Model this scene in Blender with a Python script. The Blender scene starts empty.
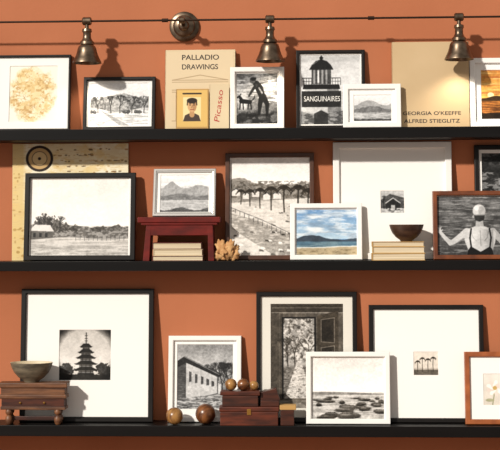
import bpy, bmesh, math, random
import numpy as np
from mathutils import Matrix, Vector

scene = bpy.context.scene
scene.view_settings.view_transform = 'Standard'
scene.view_settings.look = 'None'
COL = scene.collection

# ---------------------------------------------------------------- camera
D = 5.2; F = 1300.0
th_yaw = math.radians(2.6)
cam_d = bpy.data.cameras.new("camera"); cam = bpy.data.objects.new("camera", cam_d); COL.objects.link(cam)
cam_d.lens = F/500*36; cam_d.sensor_width = 36; cam_d.sensor_fit = 'HORIZONTAL'
cam.matrix_world = (Matrix.Rotation(th_yaw, 4, 'Z') @ Matrix.Translation((0, -D, 0)) @
                    Matrix.Rotation(math.radians(90), 4, 'X') @ Matrix.Rotation(math.radians(-0.23), 4, 'Z'))
scene.camera = cam
CM = cam.matrix_world.copy(); CP = CM.translation.copy(); CR = CM.to_3x3()

def P(px, py, y):
    d = CR @ Vector(((px-250)/F, -(py-225)/F, -1))
    t = (y-CP.y)/d.y
    q = CP + d*t
    return q.x, q.z

# ---------------------------------------------------------------- materials
def lin(c):
    c = np.asarray(c, dtype=float)/255.0
    return np.where(c <= 0.04045, c/12.92, ((c+0.055)/1.055)**2.4)
def L4(c):
    l = lin(c); return (float(l[0]), float(l[1]), float(l[2]), 1)

MATS = {}
def mat(name, col, rough=0.5, metal=0.0, col2=None, nscale=(8, 8, 8), bump=0.0, bscale=60, spec=0.5, detail=5, contrast=(0.35, 0.65)):
    if name in MATS: return MATS[name]
    m = bpy.data.materials.new(name); m.use_nodes = True
    nt = m.node_tree; b = nt.nodes["Principled BSDF"]
    b.inputs["Base Color"].default_value = L4(col)
    b.inputs["Roughness"].default_value = rough
    b.inputs["Metallic"].default_value = metal
    b.inputs["Specular IOR Level"].default_value = spec
    tc = nt.nodes.new("ShaderNodeTexCoord")
    if col2 is not None:
        mp = nt.nodes.new("ShaderNodeMapping"); mp.inputs["Scale"].default_value = nscale
        n = nt.nodes.new("ShaderNodeTexNoise"); n.inputs["Scale"].default_value = 1; n.inputs["Detail"].default_value = detail
        r = nt.nodes.new("ShaderNodeValToRGB")
        r.color_ramp.elements[0].position = contrast[0]; r.color_ramp.elements[1].position = contrast[1]
        r.color_ramp.elements[0].color = L4(col); r.color_ramp.elements[1].color = L4(col2)
        nt.links.new(tc.outputs["Object"], mp.inputs[0]); nt.links.new(mp.outputs[0], n.inputs["Vector"])
        nt.links.new(n.outputs["Fac"], r.inputs[0]); nt.links.new(r.outputs[0], b.inputs["Base Color"])
    if bump:
        n2 = nt.nodes.new("ShaderNodeTexNoise"); n2.inputs["Scale"].default_value = bscale; n2.inputs["Detail"].default_value = 4
        bp = nt.nodes.new("ShaderNodeBump"); bp.inputs["Strength"].default_value = bump; bp.inputs["Distance"].default_value = 0.004
        nt.links.new(tc.outputs["Object"], n2.inputs["Vector"]); nt.links.new(n2.outputs["Fac"], bp.inputs["Height"])
        nt.links.new(bp.outputs[0], b.inputs["Normal"])
    MATS[name] = m; return m

M_wall = mat("terracotta_paint", (174, 105, 71), 0.75, col2=(183, 112, 77), nscale=(2.2, 2.2, 2.2), bump=0.12, bscale=45, spec=0.25)
M_ledge = mat("black_lacquer", (9, 8, 8), 0.4, col2=(14, 12, 12), nscale=(2, 20, 20), spec=0.22)
M_black = mat("black_frame_paint", (14, 11, 10), 0.4, col2=(22, 18, 16), nscale=(10, 40, 10), spec=0.3)
M_white = mat("white_frame_paint", (236, 234, 230), 0.4)
M_silver = mat("silver_frame", (190, 188, 184), 0.35, metal=0.5)
M_wood = mat("walnut_frame", (92, 46, 22), 0.4, col2=(126, 66, 32), nscale=(18, 60, 18))
M_woodl = mat("cherry_frame", (138, 72, 34), 0.4, col2=(170, 96, 50), nscale=(18, 60, 18))
M_dkwood = mat("dark_walnut_frame", (62, 36, 24), 0.4, col2=(86, 52, 34), nscale=(18, 60, 18))
M_mat = mat("mat_board_white", (241, 239, 235), 0.8, spec=0.2)
M_matw = mat("mat_board_warm", (224, 220, 210), 0.8, spec=0.2)
M_back = mat("backing_board", (120, 100, 78), 0.8)
M_pewter = mat("aged_pewter", (132, 115, 98), 0.36, metal=1.0, col2=(92, 79, 66), nscale=(40, 40, 40))
M_rail = mat("bronze_rail", (60, 46, 38), 0.4, metal=0.8)
M_red = mat("red_painted_wood", (112, 26, 18), 0.5, col2=(78, 18, 13), nscale=(12, 30, 30), spec=0.3)
M_page = mat("book_pages", (222, 208, 180), 0.8, col2=(190, 172, 140), nscale=(3, 3, 500))
M_maroon = mat("maroon_cloth", (92, 26, 22), 0.7)
M_tan = mat("tan_cloth", (196, 164, 112), 0.75)
M_gold = mat("ochre_cloth", (184, 144, 84), 0.7)
M_cream = mat("cream_paper_cover", (216, 198, 164), 0.6, col2=(210, 190, 154), nscale=(5, 5, 5), spec=0.3)
M_okeeffe = mat("buff_paper_cover", (198, 172, 134), 0.6, col2=(192, 165, 126), nscale=(5, 5, 5), spec=0.3)
M_ink = mat("ink", (46, 38, 33), 0.7)
M_redink = mat("red_ink", (176, 32, 30), 0.7)
M_whiteink = mat("white_ink", (236, 234, 228), 0.7)
M_bowl = mat("dark_bowl_glaze", (46, 30, 24), 0.35, col2=(76, 54, 40), nscale=(20, 20, 60))
M_bowlin = mat("bowl_interior", (206, 190, 160), 0.5)
M_stone = mat("grey_stoneware", (70, 64, 54), 0.45, col2=(116, 106, 88), nscale=(20, 20, 70))
M_coral = mat("dried_coral", (170, 118, 70), 0.8, col2=(214, 170, 116), nscale=(40, 40, 40), bump=0.6, bscale=120)
M_antique = mat("antique_oak", (66, 38, 24), 0.5, col2=(120, 78, 48), nscale=(8, 40, 60), bump=0.2)
M_box = mat("mahogany_box", (98, 44, 26), 0.4, col2=(58, 26, 17), nscale=(10, 40, 60))
M_boxd = mat("dark_box", (46, 22, 16), 0.4, col2=(78, 38, 24), nscale=(10, 40, 60))
M_brass = mat("brass", (184, 140, 70), 0.35, metal=0.9)
M_floor = mat("oak_floor", (140, 98, 62), 0.5, col2=(116, 78, 48), nscale=(2, 20, 2))
M_ball = mat("turned_wood_dark", (66, 34, 18), 0.3, col2=(128, 80, 44), nscale=(60, 18, 18), contrast=(.4, .6))
M_ball2 = mat("turned_wood_light", (104, 66, 34), 0.3, col2=(168, 124, 70), nscale=(60, 18, 18), contrast=(.4, .6))

m = bpy.data.materials.new("printed_picture"); m.use_nodes = True
nt = m.node_tree; b = nt.nodes["Principled BSDF"]; b.inputs["Roughness"].default_value = 0.45; b.inputs["Specular IOR Level"].default_value = 0.25
at = nt.nodes.new("ShaderNodeAttribute"); at.attribute_name = "Col"; nt.links.new(at.outputs["Color"], b.inputs["Base Color"])
M_print = m

# ---------------------------------------------------------------- mesh helpers
def newobj(name, verts, faces, material, smooth=False, bevel=0, seg=2):
    me = bpy.data.meshes.new(name); me.from_pydata([tuple(v) for v in verts], [], faces); me.update()
    bm = bmesh.new(); bm.from_mesh(me); bmesh.ops.recalc_face_normals(bm, faces=bm.faces)
    if bevel: bmesh.ops.bevel(bm, geom=list(bm.edges), offset=bevel, segments=seg, affect='EDGES', profile=0.5)
    bm.to_mesh(me); bm.free()
    o = bpy.data.objects.new(name, me); COL.objects.link(o); me.materials.append(material)
    if smooth:
        for p in me.polygons: p.use_smooth = True
    return o
def box(name, x0, x1, y0, y1, z0, z1, material, bevel=0.002):
    v = [(x, y, z) for x in (x0, x1) for y in (y0, y1) for z in (z0, z1)]
    f = [(0, 1, 3, 2), (4, 6, 7, 5), (0, 4, 5, 1), (2, 3, 7, 6), (0, 2, 6, 4), (1, 5, 7, 3)]
    return newobj(name, v, f, material, bevel=bevel)
def prism(name, pts_bottom, pts_top, material, bevel=0.0015):
    n = len(pts_bottom); v = list(pts_bottom)+list(pts_top)
    f = [tuple(range(n))[::-1], tuple(range(n, 2*n))]+[(i, (i+1) % n, (i+1) % n+n, i+n) for i in range(n)]
    return newobj(name, v, f, material, bevel=bevel)
def lathe(name, prof, material, M=None, seg=48, cap=True):
    v = []; f = []
    for r, z in prof:
        for i in range(seg):
            a = 2*math.pi*i/seg; p = Vector((r*math.cos(a), r*math.sin(a), z))
            v.append(M @ p if M else p)
    for k in range(len(prof)-1):
        for i in range(seg):
            j = (i+1) % seg; f.append((k*seg+i, k*seg+j, (k+1)*seg+j, (k+1)*seg+i))
    if cap:
        f.append(tuple(range(seg))[::-1]); f.append(tuple(range((len(prof)-1)*seg, len(prof)*seg)))
    o = newobj(name, v, f, material)
    me = o.data
    for p in me.polygons: p.use_smooth = len(p.vertices) == 4
    try: me.set_sharp_from_angle(angle=math.radians(40))
    except Exception: pass
    return o
def cyl(name, a, b_, r, material, seg=24):
    a = Vector(a); b_ = Vector(b_); d = b_-a
    M = Matrix.Translation(a) @ d.to_track_quat('Z', 'Y').to_matrix().to_4x4()
    return lathe(name, [(r, 0), (r, d.length)], material, M, seg)
def group(name, loc, kids):
    e = bpy.data.objects.new(name, None); COL.objects.link(e); e.empty_display_size = 0.05
    e.location = loc
    for k in kids:
        k.parent = e; k.matrix_parent_inverse = Matrix.Translation(-Vector(loc))
    return e

def text_mesh(name, body, x0, x1, z0, z1, y, material, rot=0, bold=0.0):
    cu = bpy.data.curves.new("t", 'FONT'); cu.body = body; cu.size = 1; cu.extrude = 0.0; cu.align_x = 'CENTER'; cu.offset = bold
    to = bpy.data.objects.new("t", cu); COL.objects.link(to)
    bpy.context.view_layer.update()
    dg = bpy.context.evaluated_depsgraph_get()
    me = bpy.data.meshes.new_from_object(to.evaluated_get(dg))
    bpy.data.objects.remove(to); 
    n = len(me.vertices); co = np.zeros(n*3); me.vertices.foreach_get("co", co); co = co.reshape(-1, 3)
    if rot:
        c, s = math.cos(rot), math.sin(rot)
        co[:, :2] = co[:, :2] @ np.array([[c, s], [-s, c]])
    mn = co.min(0); mx = co.max(0)
    out = np.zeros_like(co)
    out[:, 0] = x0+(co[:, 0]-mn[0])/(mx[0]-mn[0])*(x1-x0)
    out[:, 2] = z0+(co[:, 1]-mn[1])/(mx[1]-mn[1])*(z1-z0)
    out[:, 1] = y
    me.vertices.foreach_set("co", out.ravel()); me.update()
    me.materials.clear(); me.materials.append(material)
    o = bpy.data.objects.new(name, me); COL.objects.link(o)
    return o

# ---------------------------------------------------------------- painting canvas for the flat printed pictures
def vnoise(X, Y, seed):
    rs = np.random.RandomState(seed); T = rs.rand(64, 64)
    xi = np.floor(X).astype(int); yi = np.floor(Y).astype(int); fx = X-xi; fy = Y-yi
    fx = fx*fx*(3-2*fx); fy = fy*fy*(3-2*fy)
    g = lambda a, b_: T[b_ % 64, a % 64]
    return (g(xi, yi)*(1-fx)+g(xi+1, yi)*fx)*(1-fy)+(g(xi, yi+1)*(1-fx)+g(xi+1, yi+1)*fx)*fy
class Cv:
    def __init__(s, rect, base, k=3.2):
        s.x0, s.y0, s.x1, s.y1 = rect
        s.w = max(8, int((s.x1-s.x0)*k)); s.h = max(8, int((s.y1-s.y0)*k))
        s.X, s.Y = np.meshgrid(np.linspace(s.x0, s.x1, s.w), np.linspace(s.y0, s.y1, s.h))
        s.a = np.zeros((s.h, s.w, 3)); s.a[:] = base
    def n(s, sx, sy=None, seed=1, octv=5):
        sy = sy or sx; t = 0; amp = 1; tot = 0; X = s.X/sx; Y = s.Y/sy
        for o in range(octv):
            t = t+vnoise(X+seed*7.3, Y+seed*3.1, seed+o)*amp; tot += amp; amp *= 0.6; X = X*2; Y = Y*2
        return t/tot
    def th(s, sx, sy, seed, lvl=.5, k=8):
        return np.clip((s.n(sx, sy, seed)-lvl)*k+.5, 0, 1)
    def below(s, line): return np.clip((s.Y-line)*1.6+.5, 0, 1)
    def fill(s, m, c, al=1.0):
        m = np.clip(np.asarray(m, dtype=float), 0, 1)[..., None]*al
        s.a = s.a*(1-m)+np.array(c, dtype=float)*m
    def grad(s, y0, y1, c0, c1):
        t = np.clip((s.Y-y0)/(y1-y0), 0, 1)[..., None]
        m = ((s.Y >= y0) & (s.Y <= y1))[..., None]
        s.a = np.where(m, np.array(c0)*(1-t)+np.array(c1)*t, s.a)
    def soft(s, d): return np.clip(0.5-d*2, 0, 1)
    def ell(s, cx, cy, rx, ry, c, al=1, rough=0, seed=3, blur=1):
        d = np.sqrt(((s.X-cx)/rx)**2+((s.Y-cy)/ry)**2)-1
        if rough: d = d+(s.n(max(1.5, rx*0.4), seed=seed)-0.5)*rough
        s.fill(s.soft(d*min(rx, ry)/blur), c, al)
    def line(s, x0, y0, x1, y1, wd, c, al=1):
        dx, dy = x1-x0, y1-y0; L = dx*dx+dy*dy+1e-9
        t = np.clip(((s.X-x0)*dx+(s.Y-y0)*dy)/L, 0, 1)
        d = np.hypot(s.X-x0-t*dx, s.Y-y0-t*dy)-wd/2
        s.fill(s.soft(d), c, al)
    def pl(s, pts, wd, c, al=1):
        for i in range(len(pts)-1): s.line(*pts[i], *pts[i+1], wd, c, al)
    def taper(s, pts, ws, c):
        for i in range(len(pts)-1):
            (x0, y0), (x1, y1) = pts[i], pts[i+1]
            for k in range(9):
                t = k/8; w_ = ws[i]*(1-t)+ws[i+1]*t
                s.ell(x0+(x1-x0)*t, y0+(y1-y0)*t, w_/2, w_/2, c)
    def poly(s, pts, c, al=1):
        ins = np.zeros(s.X.shape, bool); n = len(pts)
        for i in range(n):
            xa, ya = pts[i]; xb, yb = pts[(i+1) % n]
            if ya == yb: continue
            cond = (s.Y > min(ya, yb)) & (s.Y <= max(ya, yb)) & (s.X < (s.Y-ya)*(xb-xa)/(yb-ya)+xa)
            ins ^= cond
        s.fill(s.blurm(ins.astype(float)), c, al)
    def blurm(s, a, it=1):
        for _ in range(it):
            p = np.pad(a, [(1, 1), (1, 1)]+[(0, 0)]*(a.ndim-2), mode='edge')
            a = (p[:-2, 1:-1]+p[2:, 1:-1]+p[1:-1, :-2]+p[1:-1, 2:]+2*p[1:-1, 1:-1])/6
        return a
    def photo(s, amt=.4, gr=10, seed=21, contrast=1.12):
        s.a = s.blurm(s.a, 1)
        lum = s.a.mean(-1)/255
        k = np.clip(1.15-lum*1.15, 0.02, 1)
        f = (1+amt*2.8*k*(s.n(1.8, 1.6, seed, 3)-.5))*(1+.22*k*(s.n(9, 7, seed+5, 2)-.5)*2)
        s.a = s.a*f[..., None]
        s.a = 128+(s.a-128)*contrast
        rs = np.random.RandomState(seed); s.a = np.clip(s.a+(rs.rand(s.h, s.w, 1)-0.5)*gr, 6, 248)
        return s

def print_mesh(name, cv, x0, x1, z0, z1, y):
    h, w = cv.h, cv.w
    xs = np.linspace(x0, x1, w); zs = np.linspace(z1, z0, h)
    X, Z = np.meshgrid(xs, zs); co = np.stack([X, np.full_like(X, y), Z], -1).reshape(-1, 3)
    idx = np.arange(h*w).reshape(h, w)
    q = np.stack([idx[1:, :-1], idx[1:, 1:], idx[:-1, 1:], idx[:-1, :-1]], -1).reshape(-1, 4)
    me = bpy.data.meshes.new(name)
    me.vertices.add(h*w); me.vertices.foreach_set("co", co.ravel())
    me.loops.add(q.size); me.loops.foreach_set("vertex_index", q.ravel().astype(np.int32))
    me.polygons.add(len(q)); me.polygons.foreach_set("loop_start", np.arange(0, q.size, 4, dtype=np.int32))
    me.update(calc_edges=True)
    ca = me.color_attributes.new("Col", 'FLOAT_COLOR', 'POINT')
    c = np.ones((h*w, 4)); c[:, :3] = lin(np.clip(cv.a, 0, 255)).reshape(-1, 3)
    ca.data.foreach_set("color", c.ravel().astype(np.float32))
    me.materials.append(M_print)
    o = bpy.data.objects.new(name, me); COL.objects.link(o); return o

# ---------------------------------------------------------------- ledges
SD = 0.15
LEDGE = {}; UNDER = {}
for i, (yt, yb_) in enumerate([(128, 139), (261, 270.7), (426, 437)]):
    zt = P(250, yt, -SD)[1]; zb = P(250, yb_, -SD)[1]
    LEDGE[i+1] = zt+.0003; UNDER[i+1] = zb
    a = box("ledge_board", -1.7, 1.7, -SD, -0.0005, zb, zt, M_ledge, 0.002)
    group("picture_ledge", (0, -SD/2, zb), [a])

# ---------------------------------------------------------------- framed pictures
def leaning(x0, y0, x1, base, yb, ytop, th):
    ym = -(yb+ytop)/2-th
    xa = P(x0, y0, ym)[0]; xb = P(x1, y0, ym)[0]
    zt = P((x0+x1)/2, y0, -ytop-th)[1]
    for s_ in (1, 2):
        if base < UNDER[s_] < zt+.004 and base > LEDGE[s_+1]-.01: zt = min(zt, UNDER[s_]-.004)
    H = zt-base
    tilt = math.asin(min(0.4, (yb-ytop)/H)); h = H/math.cos(tilt)-th*math.sin(tilt)*.6
    M = Matrix.Translation(((xa+xb)/2, -yb, base)) @ Matrix.Rotation(-tilt, 4, 'X')
    MI = M.inverted()
    def loc(px, py, yl):
        d = CR @ Vector(((px-250)/F, -(py-225)/F, -1))
        o_ = MI @ CP; dd = MI.to_3x3() @ d
        t = (yl-o_.y)/dd.y; q = o_+dd*t
        return q.x, q.z
    return M, xb-xa, h, loc
def put(kids, name, M):
    e = bpy.data.objects.new(name, None); COL.objects.link(e); e.empty_display_size = 0.05; e.matrix_world = M
    for k in kids: k.parent = e
    return e

def frame(name, rect, shelf, border, fmat, photo, painter, yb=0.05, ytop=0.0015, th=0.02, mmat=None, base=None, step=False):
    x0, y0, x1, y1 = rect
    base = LEDGE[shelf] if base is None else base
    M, w, h, loc = leaning(x0, y0, x1, base, yb, ytop, th)
    bd = border*0.004
    prof = [(0, -0.001), (0, -th+0.0025), (0.0008, -th+0.0008), (0.0025, -th), (bd-0.0035, -th), (bd-0.0012, -th+0.0012), (bd, -th+0.004), (bd, -0.004)]
    if step:
        prof = [(0, -0.001), (0, -th+0.002), (0.002, -th), (bd*0.45, -th), (bd*0.55, -th+0.003), (bd*0.8, -th+0.004), (bd, -th+0.008), (bd, -0.004)]
    V = []; Fc = []
    n = len(prof)
    for (sx, sz) in [(-1, 0), (1, 0), (1, 1), (-1, 1)]:
        for d, yy in prof:
            V.append((sx*(w/2-d), yy, d if sz == 0 else h-d))
    for c in range(4):
        c2 = (c+1) % 4
        for i in range(n):
            j = (i+1) % n
            Fc.append((c*n+i, c*n+j, c2*n+j, c2*n+i))
    kids = [newobj("moulding", V, Fc, fmat)]
    kids.append(box("backing", -w/2+0.001, w/2-0.001, -0.0035, -0.0005, 0.001, h-0.001, M_back, 0))
    xa, za = loc(photo[0], photo[3], -0.007); xb, zb = loc(photo[2], photo[1], -0.007)
    xa = max(xa, -w/2+bd*0.9); xb = min(xb, w/2-bd*0.9); za = max(za, bd*0.9); zb = min(zb, h-bd*0.9)
    ox0, ox1, oz0, oz1 = -w/2+bd*0.8, w/2-bd*0.8, bd*0.8, h-bd*0.8
    e = 0.0012; V = []
    for (a0, a1, c0, c1, yy) in [(ox0, ox1, oz0, oz1, -0.009), (xa-e, xb+e, za-e, zb+e, -0.009), (xa, xb, za, zb, -0.007)]:
        V += [(a0, yy, c0), (a1, yy, c0), (a1, yy, c1), (a0, yy, c1)]
    Fc = []
    for r in (0, 4):
        for i in range(4):
            j = (i+1) % 4; Fc.append((r+i, r+j, r+4+j, r+4+i))
    kids.append(newobj("mat_board", V, Fc, mmat or M_mat))
    cv = painter(photo)
    kids.append(print_mesh("photo_print", cv, xa-0.001, xb+0.001, za-0.001, zb+0.001, -0.0066))
    return put(kids, name, M)

# ---------------------------------------------------------------- pictures
G = lambda v, w=0: (v+w, v, v-w*1.3)
def foliage(c, x, y, rx, ry, dark, light, seed):
    c.ell(x, y, rx, ry, dark, 0.9, 1.8, seed)
    d = np.sqrt(((c.X-x)/rx)**2+((c.Y-y)/ry)**2)
    c.fill(np.clip((1.05-d)*3, 0, 1)*c.th(1.6, 1.6, seed+40, .53, 10), light, .7)
def bare(c, x, y, L, ang, wd, col, rs, depth=4):
    x2 = x+L*math.cos(ang); y2 = y-L*math.sin(ang); c.line(x, y, x2, y2, wd, col, 0.85)
    if depth:
        for k in range(3): bare(c, x2, y2, L*0.68, ang+rs.uniform(-0.8, 0.8), wd*0.62, col, rs, depth-1)
def palm(c, x, yb, ht, s, col, seed):
    rs = random.Random(seed); yt = yb-ht
    c.pl([(x, yb), (x+rs.uniform(-.6, .6), yb-ht*0.5), (x, yt)], s*0.17, col)
    for k in range(13):
        a = math.pi*(k+rs.uniform(-.3, .3))/12; pts = [(x, yt)]; q = rs.uniform(.85, 1.1)
        for t in (0.4, 0.75, 1.0):
            pts.append((x+math.cos(a)*s*t*1.0*q, yt-math.sin(a)*s*t*0.95+s*0.7*t*t))
        c.pl(pts, s*0.13, col, 0.85)
    c.ell(x, yt, s*0.35, s*0.3, col, .9)

def p_sketch(r):
    c = Cv(r, (238, 234, 220))
    core = np.clip(1.2-np.hypot((c.X-32)/21, (c.Y-94)/24)+.5*(c.n(10, seed=6)-.5), 0, 1)*4
    core = np.clip(core, 0, 1)
    c.fill(core, (238, 228, 196), .8)
    c.fill(core*c.th(8, 7, 8, .5, 6), (228, 206, 150), .75)
    c.fill(core*c.th(5, 4, 12, .57, 8), (212, 176, 112), .6)
    c.fill(core*c.th(3, 2.4, 42, .62, 10), (186, 142, 82), .7)
    for sd, sc in ((3, 12), (17, 9)):
        nn = c.n(sc, sc, sd, 3); c.fill(core*np.clip(1.1-np.abs(nn-.5)*90, 0, 1), (170, 130, 80), .75)
    return c
def p_snow(r):
    c = Cv(r, G(196)); c.grad(80, 103, G(226), G(206))
    hill = 97+3*np.sin(c.X/11)+4*(c.n(12, seed=3)-0.5)
    c.fill(c.below(hill), G(168)); c.fill(c.below(hill)*c.th(2.2, 1.6, 6), G(124), .8)
    gnd = 110+2*np.sin(c.X/9+1)
    for k, x in enumerate((94, 101, 131, 139, 147)): foliage(c, x, 104+(k % 2)*2, 4, 5+(k % 3), G(84), G(170), int(x))
    c.fill(c.below(gnd), G(222)); c.fill(c.below(gnd)*c.th(9, 1.2, 9, .54), G(160), .8)
    rs = random.Random(5)
    for x in (98, 111, 120, 132, 144): bare(c, x, 113, 6.5, 1.57+rs.uniform(-.15, .15), .9, G(44), rs, 5 if x == 120 else 4)
    c.fill((np.abs(c.X-100-(c.Y-110)*1.6) < 1+(c.Y-110)*.25)*(c.Y > 110), G(120), .6)
    for x in (93, 126, 138): foliage(c, x, 112, 4, 1.8, G(60), G(130), int(x))
    return c.photo(.3)
def p_wader(r):
    c = Cv(r, G(96)); c.grad(68, 84, G(110), G(140)); c.grad(84, 126, G(140), G(76))
    c.fill((c.Y < 84)*c.th(9, 2, 4, .5, 6), G(70), .8); c.fill(c.th(9, 1.2, 14, .58, 9)*(c.Y > 80)*(c.Y < 104), G(210), .8)
    c.fill(np.clip(1-np.hypot((c.X-243)/7, (c.Y-102)/14), 0, 1)*1.4, G(214), .9)
    c.fill(c.th(6, 4, 18, .48, 9)*np.clip((c.Y-108)/6, 0, 1), G(34), .9)
    k = G(22)
    c.taper([(262, 96), (259, 88), (256, 83.5)], [6.5, 7.5, 6], k); c.ell(252.6, 80.6, 2.7, 3.1, G(70)); c.ell(253.2, 79, 3, 1.9, k)
    c.taper([(256, 85), (252, 91), (249, 96)], [3.2, 2.5, 1.8], G(40)); c.taper([(262, 96), (260, 104), (259, 114)], [6, 4.2, 2.6], k); c.taper([(263, 96), (267, 104), (267, 114)], [5.6, 4.2, 2.6], k)
    c.taper([(259, 88), (262, 93)], [1.4, 1.6], G(120))
    c.taper([(241.5, 101), (250, 102)], [4.6, 4.0], k); c.taper([(242, 100), (239.6, 96.5)], [3, 2.6], k); c.line(239.6, 96.6, 237.6, 97.2, 1.7, k); c.line(240.6, 95, 241, 93.8, .9, k)
    for a, b_ in ((240.5, 240), (243, 243.6), (248.5, 248), (250.6, 251.4)): c.line(a, 102, b_, 109, 1.2, k)
    c.pl([(251.5, 101), (254, 98.5), (254.6, 96)], .9, k)
    c.fill((np.abs(c.Y-115) < 1.4)*(np.abs(c.X-258) < 12)*1., G(16), .6)
    return c.photo(.35, 12)
def p_light(r):
    c = Cv(r, G(205)); c.grad(50, 92, G(176), G(222)); c.fill(c.th(20, 5, 2, .55, 3), G(236), .4)
    d = G(30)
    c.poly([(301, 124), (306, 86), (338, 86), (343, 124)], G(196))
    c.poly([(328, 124), (327, 86), (338, 86), (343, 124)], G(112), .8)
    c.poly([(303, 89), (304, 84.5), (339, 84.5), (340, 89)], d)
    for x in np.arange(304, 341, 2.6): c.line(x, 78, x, 85, .45, d, .85)
    c.line(303, 78, 340, 78, .7, d); c.line(303, 81.3, 340, 81.3, .4, d)
    c.poly([(312, 84), (312, 69), (331, 69), (331, 84)], G(70))
    for x in (314.5, 318.5, 322.5, 326.5): c.line(x, 70.5, x, 83, 1.8, G(150)); 
    c.line(318.5, 71, 318.5, 82, 1.4, G(225)); 
    c.poly([(309.5, 69.5), (312, 65), (316, 61), (321.5, 59), (327, 61), (331, 65), (333.5, 69.5)], d); c.line(321.5, 54, 321.5, 60, 1.0, d); c.ell(321.5, 58, 1.8, 1.8, d)
    c.line(312, 65, 318, 61, .7, G(110))
    c.poly([(302, 107), (302, 91), (341, 91), (341, 107)], G(44))
    c.fill(c.below(113+2*np.sin(c.X/7)), G(84)); c.fill(c.below(112+2*np.sin(c.X/7))*c.th(4, 2, 4), G(160), .8)
    c.poly([(314, 124.5), (314, 113), (321, 109.5), (328, 113), (328, 124.5)], G(52)); c.line(314, 113, 321, 109.5, 1, G(200)); c.line(321, 109.5, 328, 113, 1, G(180))
    return c.photo(.25)
def p_mount(r):
    c = Cv(r, G(214)); c.grad(95, 104, G(226), G(210)); c.fill(c.below(103+2.5*np.sin(c.X/5.)+3*c.n(5, seed=2)-1.5), G(160)); c.fill(c.below(107+2*np.sin(c.X/7+2)+2*c.n(3, seed=7)), G(112))
    c.fill(c.below(112.5), G(186)); c.fill(c.below(112)*c.th(8, .9, 5, .54), G(134), .8); c.fill(c.below(118+2*c.n(4, seed=8)), G(66)); return c.photo(.3)
def p_orange(r):
    c = Cv(r, (206, 128, 54)); c.grad(68, 98, (196, 128, 64), (244, 196, 104)); c.fill(c.th(22, 2.6, 3, .52, 5)*(c.Y < 97), (168, 88, 48), .6); c.fill(c.th(26, 1.8, 13, .6, 6)*(c.Y < 96), (250, 222, 150), .6)
    c.ell(491, 95, 3, 2.6, (255, 236, 176)); c.fill(c.below(97+1.2*np.sin(c.X/4)), (70, 52, 34)); c.fill(c.below(101), (176, 116, 60)); c.fill(c.below(101)*c.th(12, 1.0, 5, .5), (104, 66, 38), .8); c.fill(c.below(112+1.5*c.n(5, seed=3)), (46, 36, 26))
    return c.photo(.2, 6)
def p_plain(r):
    c = Cv(r, G(234, 4)); c.grad(170, 226, G(230, 4), G(242, 3))
    c.fill(c.th(50, 16, 3, .55, 2.5)*(c.Y < 222), G(216, 4), .35)
    hz = 227-3*np.exp(-((c.X-50)/26)**2)
    c.fill(c.below(hz+3*(c.n(6, seed=2)-.5)), G(150, 3))
    c.fill(c.below(hz)*c.th(3, 1.6, 7)*(c.Y < 238), G(84, 3), .9)
    rs = random.Random(3)
    for x, rx, ry in ((37, 4, 6), (45, 6, 9), (54, 7, 7), (64, 6, 4.5), (74, 5, 3), (100, 7, 2.4), (116, 9, 2.8)): foliage(c, x, 231-ry*.8, rx, ry, G(58, 3), G(120, 3), int(x)+4)
    for x in (38, 46, 52, 60): bare(c, x, 232, 6.5, 1.57+rs.uniform(-.2, .2), .8, G(40), rs, 3)
    c.poly([(30, 240), (30, 230), (35, 225), (50, 225.5), (53, 231), (53, 240)], G(96, 3)); c.poly([(29, 230.5), (34.5, 224.5), (50, 225), (54, 231.5)], G(222, 3)); 
    for x in (33, 39, 45): c.poly([(x, 237), (x, 233), (x+2.6, 233), (x+2.6, 237)], G(40))
    c.fill(c.below(238.5+1.2*np.sin(c.X/14)), G(206, 4)); c.fill((c.Y > 239)*c.th(22, 1.8, 11, .52, 6), G(160, 4), .7)
    c.fill((c.Y > 246)*c.th(8, .9, 13, .6, 8), G(120, 4), .5)
    for t in range(12): c.line(76+t*4.4, 236, 76+t*4.4, 240.5, .5, G(70), .8)
    return c.photo(.25, 8, contrast=1.05)
def p_lake(r):
    c = Cv(r, G(200)); c.grad(174, 188, G(222), G(212)); c.fill(c.th(24, 4, 8, .55, 4)*(c.Y < 186), G(240), .5)
    c.fill(c.below(189-7*np.exp(-((c.X-172)/7)**2)-4*np.exp(-((c.X-199)/9)**2)+3*(c.n(5, seed=3)-.5)), G(160))
    c.fill(c.below(194+1.2*np.sin(c.X/6)+2*c.n(4, seed=9)), G(120)); c.fill(c.below(200), G(190)); c.fill(c.below(200)*c.th(12, .9, 4), G(156), .7)
    c.fill(c.below(208+1.5*np.sin(c.X/5)+1.5*c.n(2, seed=3)), G(84)); return c.photo(.3, 10)
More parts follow.
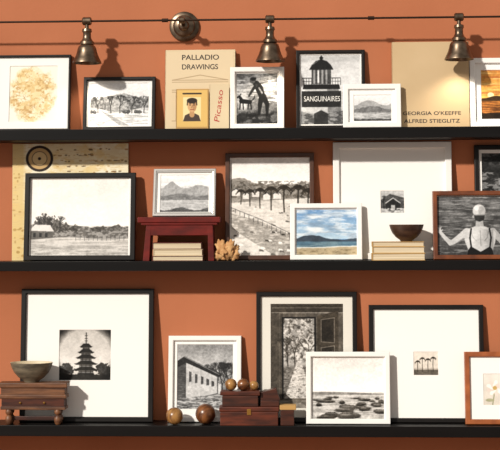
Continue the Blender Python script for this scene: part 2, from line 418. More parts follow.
def p_palms_beach(r):
    c = Cv(r, G(225, 3)); c.grad(155, 184, G(210, 3), G(238, 3)); c.fill(c.th(30, 8, 5, .55, 3)*(c.Y < 180), G(244, 2), .4)
    c.fill(c.below(184-6*np.exp(-((c.X-240)/12)**2)+4*(c.n(5, seed=3)-.5)), G(136, 5))
    c.fill((c.Y > 181)*c.th(3, 2, 5)*(c.Y < 198), G(80, 6), .8)
    for x, yy, w_ in ((232, 190, 8), (243, 193, 6), (252, 191, 8), (263, 194, 7), (273, 193, 8)): c.poly([(x, yy+6), (x, yy+1), (x+w_/2, yy-1.5), (x+w_, yy+1), (x+w_, yy+6)], G(216, 4)); c.pl([(x, yy+1), (x+w_/2, yy-1.5), (x+w_, yy+1)], .8, G(70))
    c.poly([(228, 203), (314, 198), (314, 262), (228, 262)], G(212, 5))
    c.fill((c.Y > 200)*c.th(14, 3, 9, .54, 5), G(180, 5), .7)
    c.poly([(228, 212), (262, 222), (314, 246), (314, 262), (284, 262), (228, 226)], G(150, 5)); c.fill((c.Y > 214)*c.th(5, 1.0, 19, .57, 7), G(224, 5), .6)
    for t in range(18):
        x = 231+t*4.5; yy = 207+t*2.1; c.line(x, yy, x, yy+4, .55, G(56), .8)
    c.pl([(230, 207), (262, 220), (310, 243)], .5, G(56), .8)
    rs = random.Random(3)
    for t in range(44):
        x = rs.uniform(232, 308); yy = rs.uniform(205, 253); s_ = .4+(yy-205)/70; c.poly([(x, yy+2.0*s_), (x+.6, yy), (x+4*s_, yy+.5), (x+5*s_, yy+2.3*s_)], G(rs.choice([40, 60, 90, 240]), 4), .9)
    for x, yb_, h_, s_ in ((241, 204, 13, 5), (250, 206, 15, 5.4), (260, 208, 18, 6), (271, 210, 21, 7), (284, 212, 24, 8), (298, 214, 26, 8.6), (308, 213, 22, 7.5)): palm(c, x, yb_, h_, s_, G(40, 5), int(x))
    return c.photo(.3)
def p_sea(r):
    c = Cv(r, (110, 150, 190)); c.grad(200, 240, (72, 118, 172), (176, 200, 216))
    sk = (c.Y < 240)
    c.fill(c.th(26, 6, 6, .5, 6)*sk, (214, 222, 228), .75); c.fill(c.th(12, 2.6, 26, .55, 8)*sk, (236, 238, 238), .6); c.fill(c.th(22, 3, 36, .6, 7)*sk, (120, 140, 162), .5)
    c.fill(c.below(239.5-3*np.exp(-((c.X-310)/12)**2)+2*(c.n(6, seed=2)-.5)-1.0*np.sin(c.X/8)), (54, 66, 78))
    c.fill(c.below(242.5), (76, 106, 124)); c.fill(c.below(242.5)*c.th(14, .9, 8, .52), (116, 142, 152), .8)
    c.fill(c.below(248.5+(c.X-297)*-.03+1.2*(c.n(5, seed=4)-.5)), (222, 222, 214)); c.fill(c.below(249.4+(c.X-297)*-.03+1.2*(c.n(5, seed=4)-.5)), (176, 160, 130)); c.fill((c.Y > 250)*c.th(4, 1.2, 9, .58), (120, 106, 78), .7); return c.photo(.12, 5, contrast=1.05)
def p_cabin(r):
    c = Cv(r, G(120)); c.grad(190, 200, G(200), G(160)); c.poly([(381, 208), (381, 200), (390, 194), (404, 198), (404, 208)], G(80)); c.poly([(386, 210), (386, 203), (393, 198), (400, 203), (400, 210)], G(40))
    c.poly([(391, 210), (391, 205), (395, 205), (395, 210)], G(170))
    c.line(386, 203, 393, 198, .9, G(200)); c.line(393, 198, 400, 203, .9, G(190)); c.fill((c.Y > 208)*c.th(3, 1.2, 4, .45), G(190)); bare(c, 384, 208, 5, 1.6, .8, G(24), random.Random(2), 3); return c.photo(.35)
def p_bather(r):
    c = Cv(r, G(98)); c.grad(190, 225, G(128), G(92)); c.grad(225, 262, G(92), G(70))
    c.fill(c.th(16, 2.0, 6, .5, 7), G(60), .7); c.fill(c.th(12, 1.0, 16, .6, 9), G(170), .55)
    sk = G(190); hl = G(228); sh = G(106)
    c.taper([(467, 232), (458, 239), (451, 243.5)], [7.6, 6.0, 4.8], sk); c.taper([(451, 243.5), (446, 238.5), (441.5, 233)], [4.8, 3.8, 3.0], sk)
    c.ell(440.6, 231.4, 1.8, 2.2, sk)
    for k in range(4): c.line(440.4, 231, 438.6+k*1.1, 227.6-k*.15, .7, sk)
    c.line(441.6, 231.6, 443.2, 229.8, .8, sk)
    c.pl([(463, 239), (456, 244.5), (451, 246.2)], 1.4, sh, .7)
    c.taper([(492, 232), (500, 240), (506, 249)], [7.6, 6, 5], G(170))
    c.taper([(479.5, 217), (479.5, 228)], [5.6, 8.5], G(162))
    c.poly([(463.5, 233), (467, 229.5), (475, 226.5), (484, 226.5), (492, 229.5), (495.5, 233), (494.5, 242), (492, 250), (494, 262), (466, 262), (468, 250), (465, 242)], sk)
    m_ = ((c.X-466)/28)
    tor = np.clip((c.X-466.5)*1.5, 0, 1)*np.clip((493-c.X)*1.5, 0, 1)*np.clip((c.Y-229)*.8, 0, 1)
    c.fill(tor*np.clip((m_-.5)*1.9, 0, 1), sh, .6); c.fill(tor*np.clip(1-np.abs(m_-.22)*4, 0, 1), hl, .5)
    c.line(480, 231, 480.4, 246, .9, G(128), .7); c.ell(474, 236, 3, 4.5, G(216), .35, blur=2); c.pl([(471, 232), (473, 238), (476, 241)], .7, G(140), .5); c.pl([(488, 232), (486.5, 238), (484, 241)], .7, G(90), .5)
    c.poly([(466, 262), (467.5, 251), (470.5, 246.5), (480, 252), (489.5, 246.5), (492, 251), (494, 262)], G(24))
    c.pl([(471, 248), (469.8, 238), (471.2, 229)], 1.5, G(24)); c.pl([(489, 248), (490.4, 238), (489, 229)], 1.5, G(24))
    c.ell(479.4, 213.6, 5.4, 7.2, G(160)); c.ell(479.2, 211, 6.2, 6.4, G(196)); c.ell(482, 211.5, 3.6, 5.4, G(140), .6, blur=2); c.ell(476.8, 208.4, 2.4, 2.4, G(230), .7, blur=2)
    c.poly([(474, 215.5), (485, 215.5), (483.6, 220.5), (479.5, 222), (475.4, 220.5)], G(52)); c.line(473.2, 215.2, 485.8, 215.2, .8, G(110)); c.ell(473.5, 216.8, .9, 1.5, G(168)); c.ell(485.4, 216.8, .9, 1.5, G(120))
    return c.photo(.2, 10)
def p_darkcoast(r):
    c = Cv(r, G(50)); c.grad(150, 165, G(100), G(60)); c.fill(c.th(8, 4, 3), G(28), .8); c.fill((c.Y > 172)*c.th(6, 2, 4, .52), G(160), .7); return c.photo(.3)
def p_pagoda(r):
    c = Cv(r, G(206, 4)); c.grad(330, 372, G(180, 4), G(224, 4))
    c.fill(c.th(24, 7, 3, .55, 3), G(190, 4), .35)
    k = G(36, 2); cx = 86
    c.line(cx, 333, cx, 347, .8, k); 
    for t in (336, 338.5, 341): c.line(cx-1.2, t, cx+1.2, t, .6, k)
    for yy, w_ in ((346, 6.5), (351.5, 8.5), (357, 10.5), (363, 12), (369, 13.5)):
        c.poly([(cx-w_, yy+.6), (cx-w_*.8, yy+.2), (cx-w_*.4, yy-2.4), (cx+w_*.4, yy-2.4), (cx+w_*.8, yy+.2), (cx+w_, yy+.6), (cx+w_*.8, yy+1.8), (cx-w_*.8, yy+1.8)], k)
        c.poly([(cx-w_*.55, yy+5), (cx-w_*.55, yy+1), (cx+w_*.55, yy+1), (cx+w_*.55, yy+5)], G(84, 3))
        c.line(cx-w_*.55, yy+3.4, cx+w_*.55, yy+3.4, .5, G(150)); 
        for q in (-.35, 0, .35): c.line(cx+w_*q, yy+1.5, cx+w_*q, yy+5, .5, k)
    c.poly([(76, 378), (78, 373), (94, 373), (96, 378)], k)
    c.fill(c.below(374+4*(c.n(5, seed=5)-.5)), G(46, 2)); foliage(c, 66, 370, 8, 6, k, G(80), 4); foliage(c, 105, 370, 8, 6, k, G(80), 6)
    d = np.hypot((c.X-85)/28, (c.Y-354)/27.); c.fill(np.clip((d-.9)*3.4, 0, 1), G(16, 2)); return c.photo(.2, 10)
def p_house(r):
    c = Cv(r, G(205)); c.grad(345, 378, G(134), G(204)); rs = random.Random(9)
    for x in (224, 231): foliage(c, x, 376, 6, 13, G(124), G(170), x)
    for x in (217, 222, 227, 232): bare(c, x, 398, 13, 1.57+rs.uniform(-.1, .1), 1.1, G(40), rs, 5)
    c.poly([(170, 403), (170, 364), (186, 359), (218, 376), (218, 394), (190, 403)], G(78))
    c.poly([(186, 362), (217, 377), (217, 393), (186, 401)], G(186)); c.poly([(170, 366), (184, 356.5), (220, 374), (219, 377.5), (186, 363), (170, 371)], G(38)); c.line(184, 357, 219, 374.5, .6, G(130))
    for x in (189, 195, 201, 206.5, 211.5):
        t = x-186; c.poly([(x, 370+t*.42), (x+2.4, 371+t*.42), (x+2.4, 381+t*.2), (x, 381.5+t*.2)], G(40)); c.line(x+1.2, 371+t*.42, x+1.2, 381+t*.2, .35, G(150))
    for yy in np.arange(374, 400, 2.2): c.line(170, yy-2, 186, yy, .4, G(110), .7)
    c.fill(c.below(397+(c.X-190)*-.14+1.5*c.n(5, seed=4)), G(120)); c.fill((c.Y > 391)*c.th(9, 1.2, 5, .52)*c.below(396+(c.X-190)*-.14), G(210), .7); c.fill((c.Y > 397)*c.th(3, 1, 15, .6), G(50), .7)
    return c.photo(.3)
def p_door(r):
    c = Cv(r, G(78, 5)); c.fill(c.th(5, 20, 4, .5, 5), G(98, 7), .6)
    c.fill((c.Y < 313)*1., G(56, 5)); c.line(272, 313, 345, 313, 1, G(138, 6)); c.line(272, 308, 345, 308, .5, G(116, 6)); c.line(280, 313, 280, 400, .8, G(130, 6))
    c.poly([(283, 398), (283, 318), (315, 318), (315, 398)], G(206, 4))
    m_ = (c.X > 283) & (c.X < 315) & (c.Y > 318) & (c.Y < 398)
    top = np.clip((366-c.Y)/6, 0, 1); bot = np.clip((c.Y-364)/4, 0, 1)
    c.fill(m_*top*c.th(7, 8, 5, .47, 8), G(136, 3), .9); c.fill(m_*top*c.th(3, 3, 8, .54, 9), G(70, 4), .85); c.fill(m_*top*c.th(1.6, 1.6, 28, .6, 10), G(225, 4), .7)
    rs = random.Random(6)
    for x in (288, 295, 309): bare(c, x, 366, 12, 1.57+rs.uniform(-.1, .1), 1.1, G(44, 4), rs, 3)
    c.fill(m_*bot*(np.abs(c.X-299) > (c.Y-356)*.34), G(90, 4), .85); c.fill(m_*bot*c.th(4, 1.2, 11, .53), G(150, 4), .6); c.fill(m_*bot*c.th(2, 1, 12, .6), G(50, 4), .6)
    c.fill((c.X < 283)*(c.Y > 313)*1., G(60, 5), .6)
    c.line(283, 318, 283, 398, 1.5, G(24)); c.line(315, 318, 315, 398, 1.8, G(22)); c.line(283, 318, 315, 318, 1.5, G(24))
    c.poly([(317, 403), (317, 316), (338, 311), (338, 408)], G(60, 6))
    for a, b_ in ((320, 342), (348, 372), (378, 399)):
        c.poly([(321, b_), (321, a), (334, a-2), (334, b_+1)], G(40, 4)); c.pl([(321, b_), (321, a), (334, a-2), (334, b_+1), (321, b_)], .6, G(124, 8))
    c.fill(c.below(400), G(130, 6)); c.fill((c.Y > 400)*c.th(8, 1, 9), G(80, 6), .6); c.ell(319.3, 360, 1, 1.3, G(200)); return c.photo(.25, 10)
def p_rocks(r):
    c = Cv(r, G(232, 3)); c.grad(355, 392, G(208, 3), G(242, 3)); c.fill(c.th(36, 8, 3, .55, 3)*(c.Y < 392), G(222, 3), .4)
    c.fill(c.below(393+1.0*np.sin(c.X/9)), G(200, 3)); c.fill((c.Y > 394)*c.th(16, 1.0, 4), G(150, 3), .7)
    c.fill(c.below(392.6+.8*np.sin(c.X/20+1))*(c.Y < 394.5), G(110, 3), .8)
    rs = random.Random(8)
    R_ = sorted([(397+rs.random()*20, rs.uniform(311, 384)) for k in range(34)])
    for y, x in R_:
        sz = .55+(y-396)/17; rx = rs.uniform(3, 7)*sz; ry = rs.uniform(1.0, 2.0)*sz; sd = rs.randint(1, 60); v = rs.uniform(40, 80)
        c.ell(x, y, rx, ry, G(v, 4), .97, .9, sd); c.ell(x-rx*.1, y-ry*.5, rx*.72, ry*.3, G(v+70, 4), .7, .9, sd+1); c.ell(x, y+ry*.75, rx*.85, ry*.3, G(20, 3), .85, .6, sd+2)
    return c.photo(.35, 10)
def p_palmgrove(r):
    c = Cv(r, G(176, 8), 4); c.grad(350, 368, G(214, 8), G(200, 8)); c.fill(c.below(369.5), G(90, 6))
    for x, h_ in ((418, 10), (422.5, 13), (428, 12), (433, 13.5)): palm(c, x, 371.5, h_, 2.8, G(40, 5), int(x))
    return c.photo(.2, 8)
def p_flower(r):
    c = Cv(r, (222, 216, 206)); c.grad(370, 410, (226, 220, 212), (206, 198, 186))
    cx, cy = 495, 388
    c.pl([(cx, cy), (cx-1, cy+8), (cx-3, 408)], .9, (136, 136, 104)); c.ell(cx-5, cy+12, 4, 1.6, (150, 150, 116), .8)
    for k in range(9):
        a = k*2*math.pi/9; 
        for t in (.3, .5, .7, .9): c.ell(cx+math.cos(a)*7.5*t, cy+math.sin(a)*7*t, 2.4*(1.1-t*.5), 2.4*(1.1-t*.5), (244, 238, 230) if k % 2 else (224, 208, 198), .9)
    c.ell(cx, cy, 2, 2, (190, 160, 100)); return c.photo(.08, 4, contrast=1.05)

# shelf 1
frame("black_picture_frame", (-6, 55, 70, 130), 1, 2.2, M_black, (9, 66, 58, 122), p_sketch, yb=.04)
frame("black_picture_frame", (83, 77, 155, 129), 1, 3.5, M_black, (90, 83, 149, 126), p_snow, yb=.04)
frame("white_picture_frame", (230, 67, 284, 127), 1, 5, M_white, (236.5, 73.5, 277.5, 124.5), p_wader, yb=.07, ytop=.045, th=.018)
fl = frame("black_picture_frame", (296, 50, 365, 127), 1, 3.5, M_black, (301, 55, 360, 124.5), p_light, yb=.035, th=.018)
frame("white_picture_frame", (343, 84, 401, 127), 1, 5.5, M_white, (354, 95, 391, 121), p_mount, yb=.082, ytop=.055, th=.018)
frame("white_picture_frame", (470, 58, 520, 127), 1, 5.5, M_white, (482, 70, 510, 119), p_orange, yb=.045)
# shelf 2
frame("black_picture_frame", (24, 173, 135, 261), 2, 5, M_black, (30, 179, 129, 256), p_plain, yb=.065, ytop=.022)
frame("walnut_picture_frame", (225, 153, 314, 260), 2, 4.5, M_dkwood, (230.5, 158, 309.5, 256), p_palms_beach, yb=.045)
frame("white_picture_frame", (290, 203.5, 362, 261), 2, 5, M_white, (296.5, 209.5, 356.5, 257), p_sea, yb=.09, ytop=.052, th=.018)
frame("white_picture_frame", (333, 142, 452, 260), 2, 6.5, M_white, (381, 191, 404, 213), p_cabin, yb=.05)
frame("walnut_picture_frame", (433, 191, 520, 260), 2, 4.5, M_wood, (438, 196, 514, 256), p_bather, yb=.088, ytop=.052)
frame("black_picture_frame", (475, 145, 530, 260), 2, 4.5, M_black, (483, 153, 522, 230), p_darkcoast, yb=.05)
# shelf 3
frame("black_picture_frame", (20, 289, 153, 424), 3, 5, M_black, (59, 330, 111, 380), p_pagoda, yb=.055)
frame("white_picture_frame", (168, 336, 241, 422), 3, 5, M_white, (177, 344.5, 233, 409), p_house, yb=.05)
frame("black_picture_frame", (256, 292, 357, 424), 3, 4.5, M_black, (271, 304, 343, 408), p_door, yb=.045, mmat=M_matw)
frame("white_picture_frame", (306, 352, 390, 425), 3, 5, M_white, (312.5, 358, 383.5, 419), p_rocks, yb=.092, ytop=.055)
frame("black_picture_frame", (369, 305, 484, 425), 3, 4.5, M_black, (414, 352, 438, 375), p_palmgrove, yb=.05)
frame("cherry_picture_frame", (465, 352, 530, 426), 3, 5, M_woodl, (484, 374, 510, 405), p_flower, yb=.092, ytop=.055)

# ---------------------------------------------------------------- books / boards leaning
def cover_book(name, rect, shelf, yb, ytop, th, cmat, extras):
    x0, y0, x1, y1 = rect
    M, w, h, loc = leaning(x0, y0, x1, LEDGE[shelf], yb, ytop, th)
    kids = [box("front_cover", -w/2, w/2, -th, -th+0.0025, 0, h, cmat, 0.0008),
            box("back_cover", -w/2, w/2, -0.0025, 0, 0, h, cmat, 0.0008),
            box("spine", -w/2, -w/2+0.0025, -th, 0, 0, h, cmat, 0.0008),
            box("page_block", -w/2+0.002, w/2-0.004, -th+0.002, -0.002, 0.003, h-0.003, M_page, 0)]
    extras(kids, loc, -th-0.0004)
    return put(kids, name, M)
def T(kids, loc, y, body, x0, y0, x1, y1, m_, rot=0, bold=0.0):
    xa, za = loc(x0, y1, y); xb, zb = loc(x1, y0, y)
    kids.append(text_mesh("cover_text", body, xa, xb, za, zb, y, m_, rot, bold))
def ex_pall(kids, loc, y):
    r = (166.5, 51.5, 233.5, 127); c = Cv(r, (216, 196, 162)); k = (168, 144, 112)
    for yy in (80, 82, 90, 92, 121): c.line(172, yy, 228, yy, .7, k)
    for x in range(176, 228, 8):
        c.line(x, 92, x, 120, .7, k); c.line(x+3, 92, x+3, 120, .7, k)
    c.pl([(172, 80), (200, 75), (228, 80)], .8, k)
    xa, za = loc(r[0], r[3], y); xb, zb = loc(r[2], r[1], y); kids.append(print_mesh("cover_engraving", c, xa, xb, max(za, .001), zb, y+.0002))
    T(kids, loc, y-.0003, "PALLADIO", 182, 54.5, 219, 60, M_ink, 0, .012); T(kids, loc, y-.0003, "DRAWINGS", 182, 64, 218, 69.5, M_ink, 0, .012)
cover_book("art_book", (165, 50, 235, 128), 1, .035, .0015, .022, M_cream, ex_pall)
def ex_small(kids, loc, y):
    r = (177, 90, 207.5, 127); c = Cv(r, (218, 180, 106), 3.5)
    c.poly([(183, 121), (183, 97), (201, 97), (201, 121)], (234, 214, 160)); k = (44, 34, 28)
    c.poly([(183, 121.5), (185, 115.5), (189, 113.5), (195, 113.5), (199, 115.5), (201, 121.5)], (70, 56, 48))
    c.taper([(192, 110), (192, 115)], [4, 5], (190, 146, 100))
    c.ell(192, 105.5, 4.6, 6.6, (208, 164, 116)); c.ell(194.5, 106, 2, 5, (160, 116, 78), .6); c.ell(192, 100.6, 5.2, 2.8, k); c.line(187.4, 101, 187.2, 105, 1, k); c.line(196.6, 101, 196.8, 105, 1, k)
    for q in (190, 194): c.ell(q, 105, .8, .5, k); c.line(q-1, 103.6, q+1, 103.6, .5, k)
    c.line(192.2, 105.5, 191.6, 108, .5, (120, 80, 50)); c.line(190.4, 109.6, 193.6, 109.6, .6, (130, 50, 40)); c.line(183, 93.5, 201, 93.5, 1.5, k)
    xa, za = loc(r[0], r[3], y); xb, zb = loc(r[2], r[1], y); kids.append(print_mesh("cover_portrait", c, xa, xb, max(za, .001), zb, y))
cover_book("paperback_book", (176, 89, 208.5, 128), 1, .075, .058, .012, M_gold, ex_small)
def ex_card(kids, loc, y): T(kids, loc, y, "Picasso", 214, 90, 223, 122, M_redink, math.radians(80))
cover_book("signature_booklet", (209.5, 84, 229, 128), 1, .075, .058, .008, M_cream, ex_card)
def ex_ok(kids, loc, y):
    T(kids, loc, y, "GEORGIA O'KEEFFE", 403, 111, 461, 115.2, M_ink, 0, .014); T(kids, loc, y, "ALFRED STIEGLITZ", 404, 118.8, 460, 123, M_ink, 0, .014)
cover_book("exhibition_catalogue", (392, 42, 469, 127), 1, .035, .0015, .022, M_okeeffe, ex_ok)
def add_light_text():
    M, w, h, loc = leaning(296, 50, 365, LEDGE[1], .035, .0015, .018)
    k = []; T(k, loc, -0.0072, "SANGUINAIRES", 304, 96, 340, 101.5, M_whiteink)
    k[0].name = "printed_caption"; k[0].parent = fl
add_light_text()
def map_board():
    r = (12, 140.5, 128, 262)
    M, w, h, loc = leaning(r[0], r[1], r[2], LEDGE[2], .024, .0015, .005)
    c = Cv((12, 139, 128, 262), (230, 214, 176), 2.4)
    c.fill(c.th(24, 20, 3, .48, 5), (242, 234, 212), .9)
    c.fill(np.clip((26-c.X)/4, 0, 1), (222, 194, 128), .8); c.fill(c.th(10, 8, 13, .58, 6), (226, 196, 132), .7)
    c.fill(c.th(7, 1.2, 33, .62, 9), (214, 186, 136), .7)
    rs = random.Random(8)
    for k in range(70):
        x = rs.uniform(52, 126); y = rs.choice([145, 151, 157, 163, 169])+rs.uniform(-.8, .8)
        c.line(x, y, x+rs.uniform(.4, 2.4), y, rs.uniform(.7, 1.6), rs.choice([(150, 112, 68), (184, 144, 88), (96, 74, 52)]), .75)
    for k in range(30):
        x = rs.uniform(13, 26); y = rs.uniform(170, 258); c.ell(x, y, rs.uniform(.5, 2), rs.uniform(.5, 1.5), (176, 140, 80), .7)
    k = (40, 28, 22)
    c.ell(39, 154.5, 12, 12, (196, 162, 110)); c.ell(39, 154.5, 8, 8, (214, 186, 136))
    pts = [(39+12.5*math.cos(a*math.pi/20), 154.5+12.5*math.sin(a*math.pi/20)) for a in range(41)]; c.pl(pts, 2.6, k)
    pts = [(39+7.5*math.cos(a*math.pi/20), 154.5+7.5*math.sin(a*math.pi/20)) for a in range(41)]; c.pl(pts, .7, k, .6)
    c.ell(39, 154.5, 1.6, 1.6, k)
    kids = [box("board", -w/2, w/2, -.005, 0, 0, h, M_cream, 0.0006), print_mesh("map_print", c, -w/2+.001, w/2-.001, .001, h-.001, -.0054)]
    put(kids, "antique_map_board", M)
map_board()

# ---------------------------------------------------------------- red stool, books, lake frame
def stool():
    z0 = LEDGE[2]; y0, y1 = -.135, -.035
    X = lambda p: P(p, 240, y0)[0]
    Z = lambda p: P(180, p, y0)[1]
    kids = [box("seat", X(137.5), X(220), y0, y1, Z(222.5), Z(217), M_red, .0025),
            box("seat_moulding", X(141), X(217), y0+.004, y1-.003, Z(225), Z(222.3), M_red, .002),
            box("front_apron", X(146), X(212), y0+.008, y0+.02, Z(235.5), Z(224.8), M_red, .002),
            box("back_apron", X(146), X(212), y1-.02, y1-.008, Z(235.5), Z(224.8), M_red, .002)]
    for s, (ta, tb, ba, bb) in (("leg_left", (146, 151, 142.5, 149)), ("leg_right", (207.5, 212.5, 208, 214))):
        pb = [(X(ba), y0+.004, z0), (X(bb), y0+.004, z0), (X(bb), y1-.004, z0), (X(ba), y1-.004, z0)]
        pt = [(X(ta), y0+.008, Z(225)), (X(tb), y0+.008, Z(225)), (X(tb), y1-.008, Z(225)), (X(ta), y1-.008, Z(225))]
        kids.append(prism(s, pb, pt, M_red))
    group("red_stool", ((X(138)+X(220))/2, (y0+y1)/2, z0), kids)
    return Z(217)
zst = stool()
frame("silver_picture_frame", (153, 169, 215.5, 217), 2, 4.5, M_silver, (160, 175, 209, 212), p_lake, yb=.075, ytop=.02, th=.016, base=zst, step=True)

def stack(name, x0, x1, zb, y0, y1, items):
    kids = []; z = zb
    for k, (t, cm, a, b_) in enumerate(items):
        xa = x0+a; xb = x1-b_; c = min(.0022, t*.16)
        kids += [box("cover_bottom", xa, xb, y0, y1, z, z+c, cm, .0005), box("cover_top", xa, xb, y0, y1, z+t-c, z+t, cm, .0005),
                 box("pages", xa+.002, xb-.003, y0+.003, y1-.001, z+c*.9, z+t-c*.9, M_page, 0),
                 box("spine", xa-.0005, xa+.002, y0, y1, z, z+t, cm, .0005)]
        z += t
    group(name, ((x0+x1)/2, (y0+y1)/2, zb), kids); return z
X2 = lambda p, y=-.13, q=250: P(p, q, y)[0]
stack("book_stack", X2(152), X2(203), LEDGE[2], -.125, -.045, [(.020, M_maroon, 0, 0), (.026, M_cream, .004, .002), (.026, M_maroon, .001, .006)])
zt = stack("book_stack", X2(372), X2(425), LEDGE[2], -.147, -.08, [(.028, M_gold, 0, 0), (.026, M_tan, .003, .002), (.019, M_gold, .001, .004)])

def bowl(name, px, rpx, zb, hpx, yc, m_out, m_in, sy=.72):
    cx = P(px, 240, yc)[0]; R = rpx*.004; H = hpx*.004
    po = [(R*.34, 0), (R*.36, H*.05), (R*.40, H*.10), (R*.62, H*.26), (R*.82, H*.50), (R*.94, H*.76), (R, H)]
    pi = [(R, H), (R*.955, H*1.0), (R*.90, H*.78), (R*.78, H*.54), (R*.58, H*.32), (R*.3, H*.17), (0.001, H*.14)]
    M = Matrix.Translation((cx, yc, zb)) @ Matrix.Diagonal((1, sy, 1, 1))
    a = lathe("bowl_outside", po, m_out, M, 64, False)
    i = lathe("bowl_inside", pi, m_in, M, 64, False)
    f = lathe("bowl_foot", [(0.001, 0.001), (R*.34, 0)], m_out, M, 64, False)
    group(name, (cx, yc, zb), [a, i, f])
bowl("dark_bowl", 406.5, 16.8, zt, 16.5, -.115, M_bowl, M_bowlin)

# ---------------------------------------------------------------- coral
def coral():
    rs = random.Random(12); yc = -.115; cx = P(225.3, 250, yc)[0]; z0 = LEDGE[2]
    bm = bmesh.new()
    def lobe(cx_, cy_, cz_, rx, ry, rz, ax, ay):
        r = bmesh.ops.create_icosphere(bm, subdivisions=4, radius=1)
        R = Matrix.Rotation(ax, 4, 'X') @ Matrix.Rotation(ay, 4, 'Y')
        ph = rs.uniform(0, 6)
        for v in r['verts']:
            p = v.co.copy(); a = math.atan2(p.z, p.x); k = 1+.13*math.sin(7*a+ph)+.07*math.sin(13*a)
            q = Vector((p.x*rx*k, p.y*ry+0.18*rx*math.sin(3*a+ph)*(p.x*p.x+p.z*p.z), p.z*rz*k)); q = R @ q
            v.co = Vector((cx_, cy_, cz_))+q
            v.co.z = max(v.co.z, z0); v.co.x = max(v.co.x, cx-.0455)
    for dx, dz, rx, rz, ay in ((-.026, .020, .020, .019, .5), (-.014, .052, .022, .034, -.35), (.006, .026, .026, .026, .1), (.034, .020, .024, .018, -.5), (.018, .056, .018, .028, .35), (.038, .046, .014, .02, .7)):
        lobe(cx+dx, yc+rs.uniform(-.01, .012), z0+dz, rx, .009, rz, rs.uniform(-.35, .35), ay)
    me = bpy.data.meshes.new("coral_cluster"); bm.to_mesh(me); bm.free()
    for p in me.polygons: p.use_smooth = True
    me.materials.append(M_coral); o = bpy.data.objects.new("coral_cluster", me); COL.objects.link(o)
coral()

# ---------------------------------------------------------------- shelf 3 stand + bowl
def stand():
    z0 = LEDGE[3]; y0, y1 = -.147, -.082
    X = lambda p: P(p, 400, y0)[0]
    Z = lambda p: P(33, p, y0)[1]
    xa, xb = X(-2), X(67)
    kids = [box("upper_top", xa, xb, y0, y1, Z(388), Z(383), M_antique, .003),
            box("upper_body", xa+.010, xb-.010, y0+.006, y1-.003, Z(395), Z(387.8), M_antique, .002),
            box("middle_board", xa+.004, xb-.004, y0+.002, y1, Z(399), Z(394.8), M_antique, .003),
            box("lower_body", xa+.012, xb-.012, y0+.006, y1-.003, Z(407), Z(398.8), M_boxd, .002),
            box("lower_rail", xa+.008, xb-.008, y0+.004, y1-.002, Z(410), Z(406.8), M_antique, .002)]
    hh = Z(409.5)-z0
    for px in (8, 57):
        for yy in (y0+.016, y1-.016):
            M = Matrix.Translation((X(px), yy, z0))
            kids.append(lathe("turned_leg", [(.008, 0), (.012, hh*.08), (.015, hh*.3), (.013, hh*.5), (.008, hh*.6), (.013, hh*.72), (.014, hh*.85), (.010, hh)], M_antique, M, 28))
    kids.append(box("low_stretcher", X(10), X(55), (y0+y1)/2-.006, (y0+y1)/2+.006, z0+hh*.25, z0+hh*.5, M_boxd, .002))
    for px in (20, 44): kids.append(lathe("drawer_knob", [(.001, 0), (.003, .002), (.0045, .005), (.001, .008)], M_brass, Matrix.Translation((X(px), y0+.006, (Z(399)+Z(407))/2)) @ Matrix.Rotation(math.radians(90), 4, 'X'), 20))
    group("antique_wooden_stand", ((xa+xb)/2, (y0+y1)/2, z0), kids)
    return Z(383)
zs = stand()
bowl("stoneware_bowl", 31, 21, zs, 19.5, -.117, M_stone, M_bowlin, .66)

def ball(name, px, rpx, yc, zc, mm):
    x, z = P(px, 400, yc); r = rpx*.0039; z = zc+r
    prof = []
    for k in range(25):
        a = -math.pi/2+math.pi*k/24; rr = r*math.cos(a)
        if k in (12,): rr *= .985
        prof.append((max(rr, 1e-5), r*math.sin(a)))
    o = lathe(name, prof, mm, None, 48, False)
    o.location = (x, yc, z); o.rotation_euler = (px*.3, px*.9, px*.5)
    return o
ball("wooden_ball", 174.5, 8.6, -.12, LEDGE[3], M_ball2)
ball("wooden_ball", 205.5, 10.2, -.105, LEDGE[3], M_ball)

def boxes():
    z0 = LEDGE[3]; y0, y1 = -.147, -.085
    X = lambda p: P(p, 405, y0)[0]; Z = lambda p: P(250, p, y0)[1]
    k = [box("case_body", X(220), X(278), y0, y1, z0, Z(412), M_box, .002), box("case_lid", X(219), X(279), y0-.001, y1, Z(412)+.0008, Z(407), M_box, .003),
         box("clasp", X(247), X(251), y0-.003, y0+.001, Z(415), Z(409), M_brass, .0008)]
    group("wooden_box", ((X(220)+X(278))/2, (y0+y1)/2, z0), k)
    zb = Z(407)
    k = [box("case_body", X(222), X(258), y0+.006, y1, zb, Z(396), M_boxd, .002), box("case_lid", X(220), X(260), y0+.003, y1, Z(396)+.0008, Z(391.5), M_box, .003),
         box("side_tray", X(260.5), X(279), y0+.012, y1, zb, Z(401), M_boxd, .002),
         prism("open_lid", [(X(260.5), y0+.02, Z(402)), (X(280), y0+.02, Z(401)), (X(280), y1, Z(401)), (X(260.5), y1, Z(402))], [(X(260.5), y0+.02, Z(393)), (X(276), y0+.02, Z(389)), (X(276), y1, Z(389)), (X(260.5), y1, Z(393))], M_boxd)]
    group("wooden_box", ((X(222)+X(260))/2, (y0+y1)/2, zb), k)
    k = [box("tin_body", X(280.5), X(294), y0+.004, y1-.01, z0, Z(410), M_boxd, .002), box("tin_lid", X(279.7), X(296), y0+.002, y1-.01, Z(410), Z(405.5), M_gold, .002)]
    group("small_trinket_box", ((X(280)+X(296))/2, (y0+y1)/2, z0), k)
    return Z(391.5)
zb = boxes()
ball("wooden_ball", 231, 6.0, -.116, zb+.0003, M_ball2)
ball("wooden_ball", 243.2, 6.0, -.122, zb+.0003, M_ball)
ball("wooden_ball", 254, 4.8, -.112, zb+.0003, M_ball2)

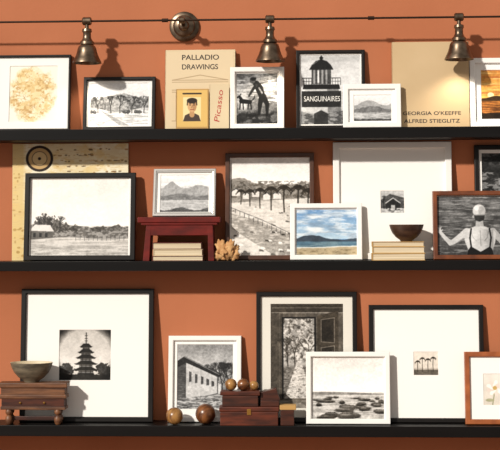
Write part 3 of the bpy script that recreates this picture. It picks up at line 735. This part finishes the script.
# ---------------------------------------------------------------- rail lighting
RY = -.11
zr_ = P(250, 19.4, RY)[1]
kids = [cyl("rail_bar", (-1.6, RY, zr_), (1.6, RY, zr_), .004, M_rail)]
for px in (165, 371): 
    x = P(px, 20, RY)[0]; kids.append(cyl("rail_coupler", (x-.012, RY, zr_), (x+.012, RY, zr_), .0075, M_rail))
cx, cz = P(184, 26, -.02)
Mx = Matrix.Translation((cx, 0, cz)) @ Matrix.Rotation(math.radians(90), 4, 'X')
kids.append(lathe("canopy", [(.058, 0.0005), (.060, .004), (.059, .010), (.054, .014), (.044, .016), (.042, .022), (.036, .026), (.022, .030), (.020, .040), (.014, .046), (.001, .048)], M_pewter, Mx, 64))
kids.append(cyl("canopy_arm", (cx, -.04, cz), (cx, RY, zr_), .008, M_rail))
kids.append(lathe("rail_clamp", [(.010, -.012), (.013, -.009), (.013, .009), (.010, .012)], M_pewter, Matrix.Translation((cx, RY, zr_)) @ Matrix.Rotation(math.radians(90), 4, 'Y'), 32))
group("lighting_rail", (cx, RY, zr_), kids)
M_bulb = mat("frosted_bulb", (235, 228, 210), 0.4)
def lamp(px):
    x = P(px, 40, RY)[0]; u = .004
    M = Matrix.Translation((x, RY, zr_))
    def pr(l): return [(r*u*1.06, -z*u*.97) for r, z in l]
    k = [lathe("knuckle", [(3*u, -4.5*u), (4*u, -3.5*u), (4*u, 3.5*u), (3*u, 4.5*u)], M_pewter, M @ Matrix.Rotation(math.radians(90), 4, 'Y'), 28),
         lathe("stem", pr([(1.8, 2), (1.8, 8)]), M_pewter, M, 24),
         lathe("socket", pr([(1.5, 7), (4.2, 8), (4.6, 10.5), (3.6, 12), (3.8, 17), (5, 19.5), (6.4, 21), (6.6, 23.5), (5.6, 24.5)]), M_pewter, M, 40),
         lathe("bell_shade", pr([(5.4, 24), (7.6, 25.5), (8.6, 28), (9.2, 31), (10.2, 34.5), (11.6, 38), (13.0, 41), (13.4, 42.6), (12.9, 42.6), (11, 38), (9.5, 34), (8, 28), (4, 26)]), M_pewter, M, 56, False),
         lathe("bulb", pr([(3, 26), (4, 29), (6, 33), (6.2, 36), (4.5, 39.5), (.1, 40.8)]), M_bulb, M, 32, False)]
    group("rail_spotlight", (x, RY, zr_), k)
    ld = bpy.data.lights.new("spot_lamp", 'SPOT'); ld.energy = 3.2; ld.color = (1, .86, .68); ld.spot_size = math.radians(125); ld.spot_blend = .9; ld.shadow_soft_size = .025
    lo = bpy.data.objects.new("spot_lamp", ld); COL.objects.link(lo); lo.location = (x, RY-.01, zr_-.173)
for px in (87, 270, 459): lamp(px)

# ---------------------------------------------------------------- room
box("wall_back", -3.2, 3.2, 0, .12, -1.45, 1.6, M_wall, 0)
box("floor", -3.2, 3.2, -6.2, .12, -1.55, -1.45, M_floor, 0)
box("baseboard_back", -3.2, 3.2, -.018, -0.0005, -1.45, -1.33, M_white, .004)

# ---------------------------------------------------------------- light
w = bpy.data.worlds.new("world"); scene.world = w; w.use_nodes = True
bg = w.node_tree.nodes["Background"]; bg.inputs[0].default_value = (1.0, 0.94, 0.87, 1); bg.inputs[1].default_value = 0.38
sd = bpy.data.lights.new("sun", 'SUN'); sd.energy = 4.1; sd.angle = math.radians(2.5); sd.color = (1, .94, .85)
so = bpy.data.objects.new("sun", sd); COL.objects.link(so)
so.rotation_euler = Vector((.75, 1.0, -.66)).to_track_quat('-Z', 'Y').to_euler()
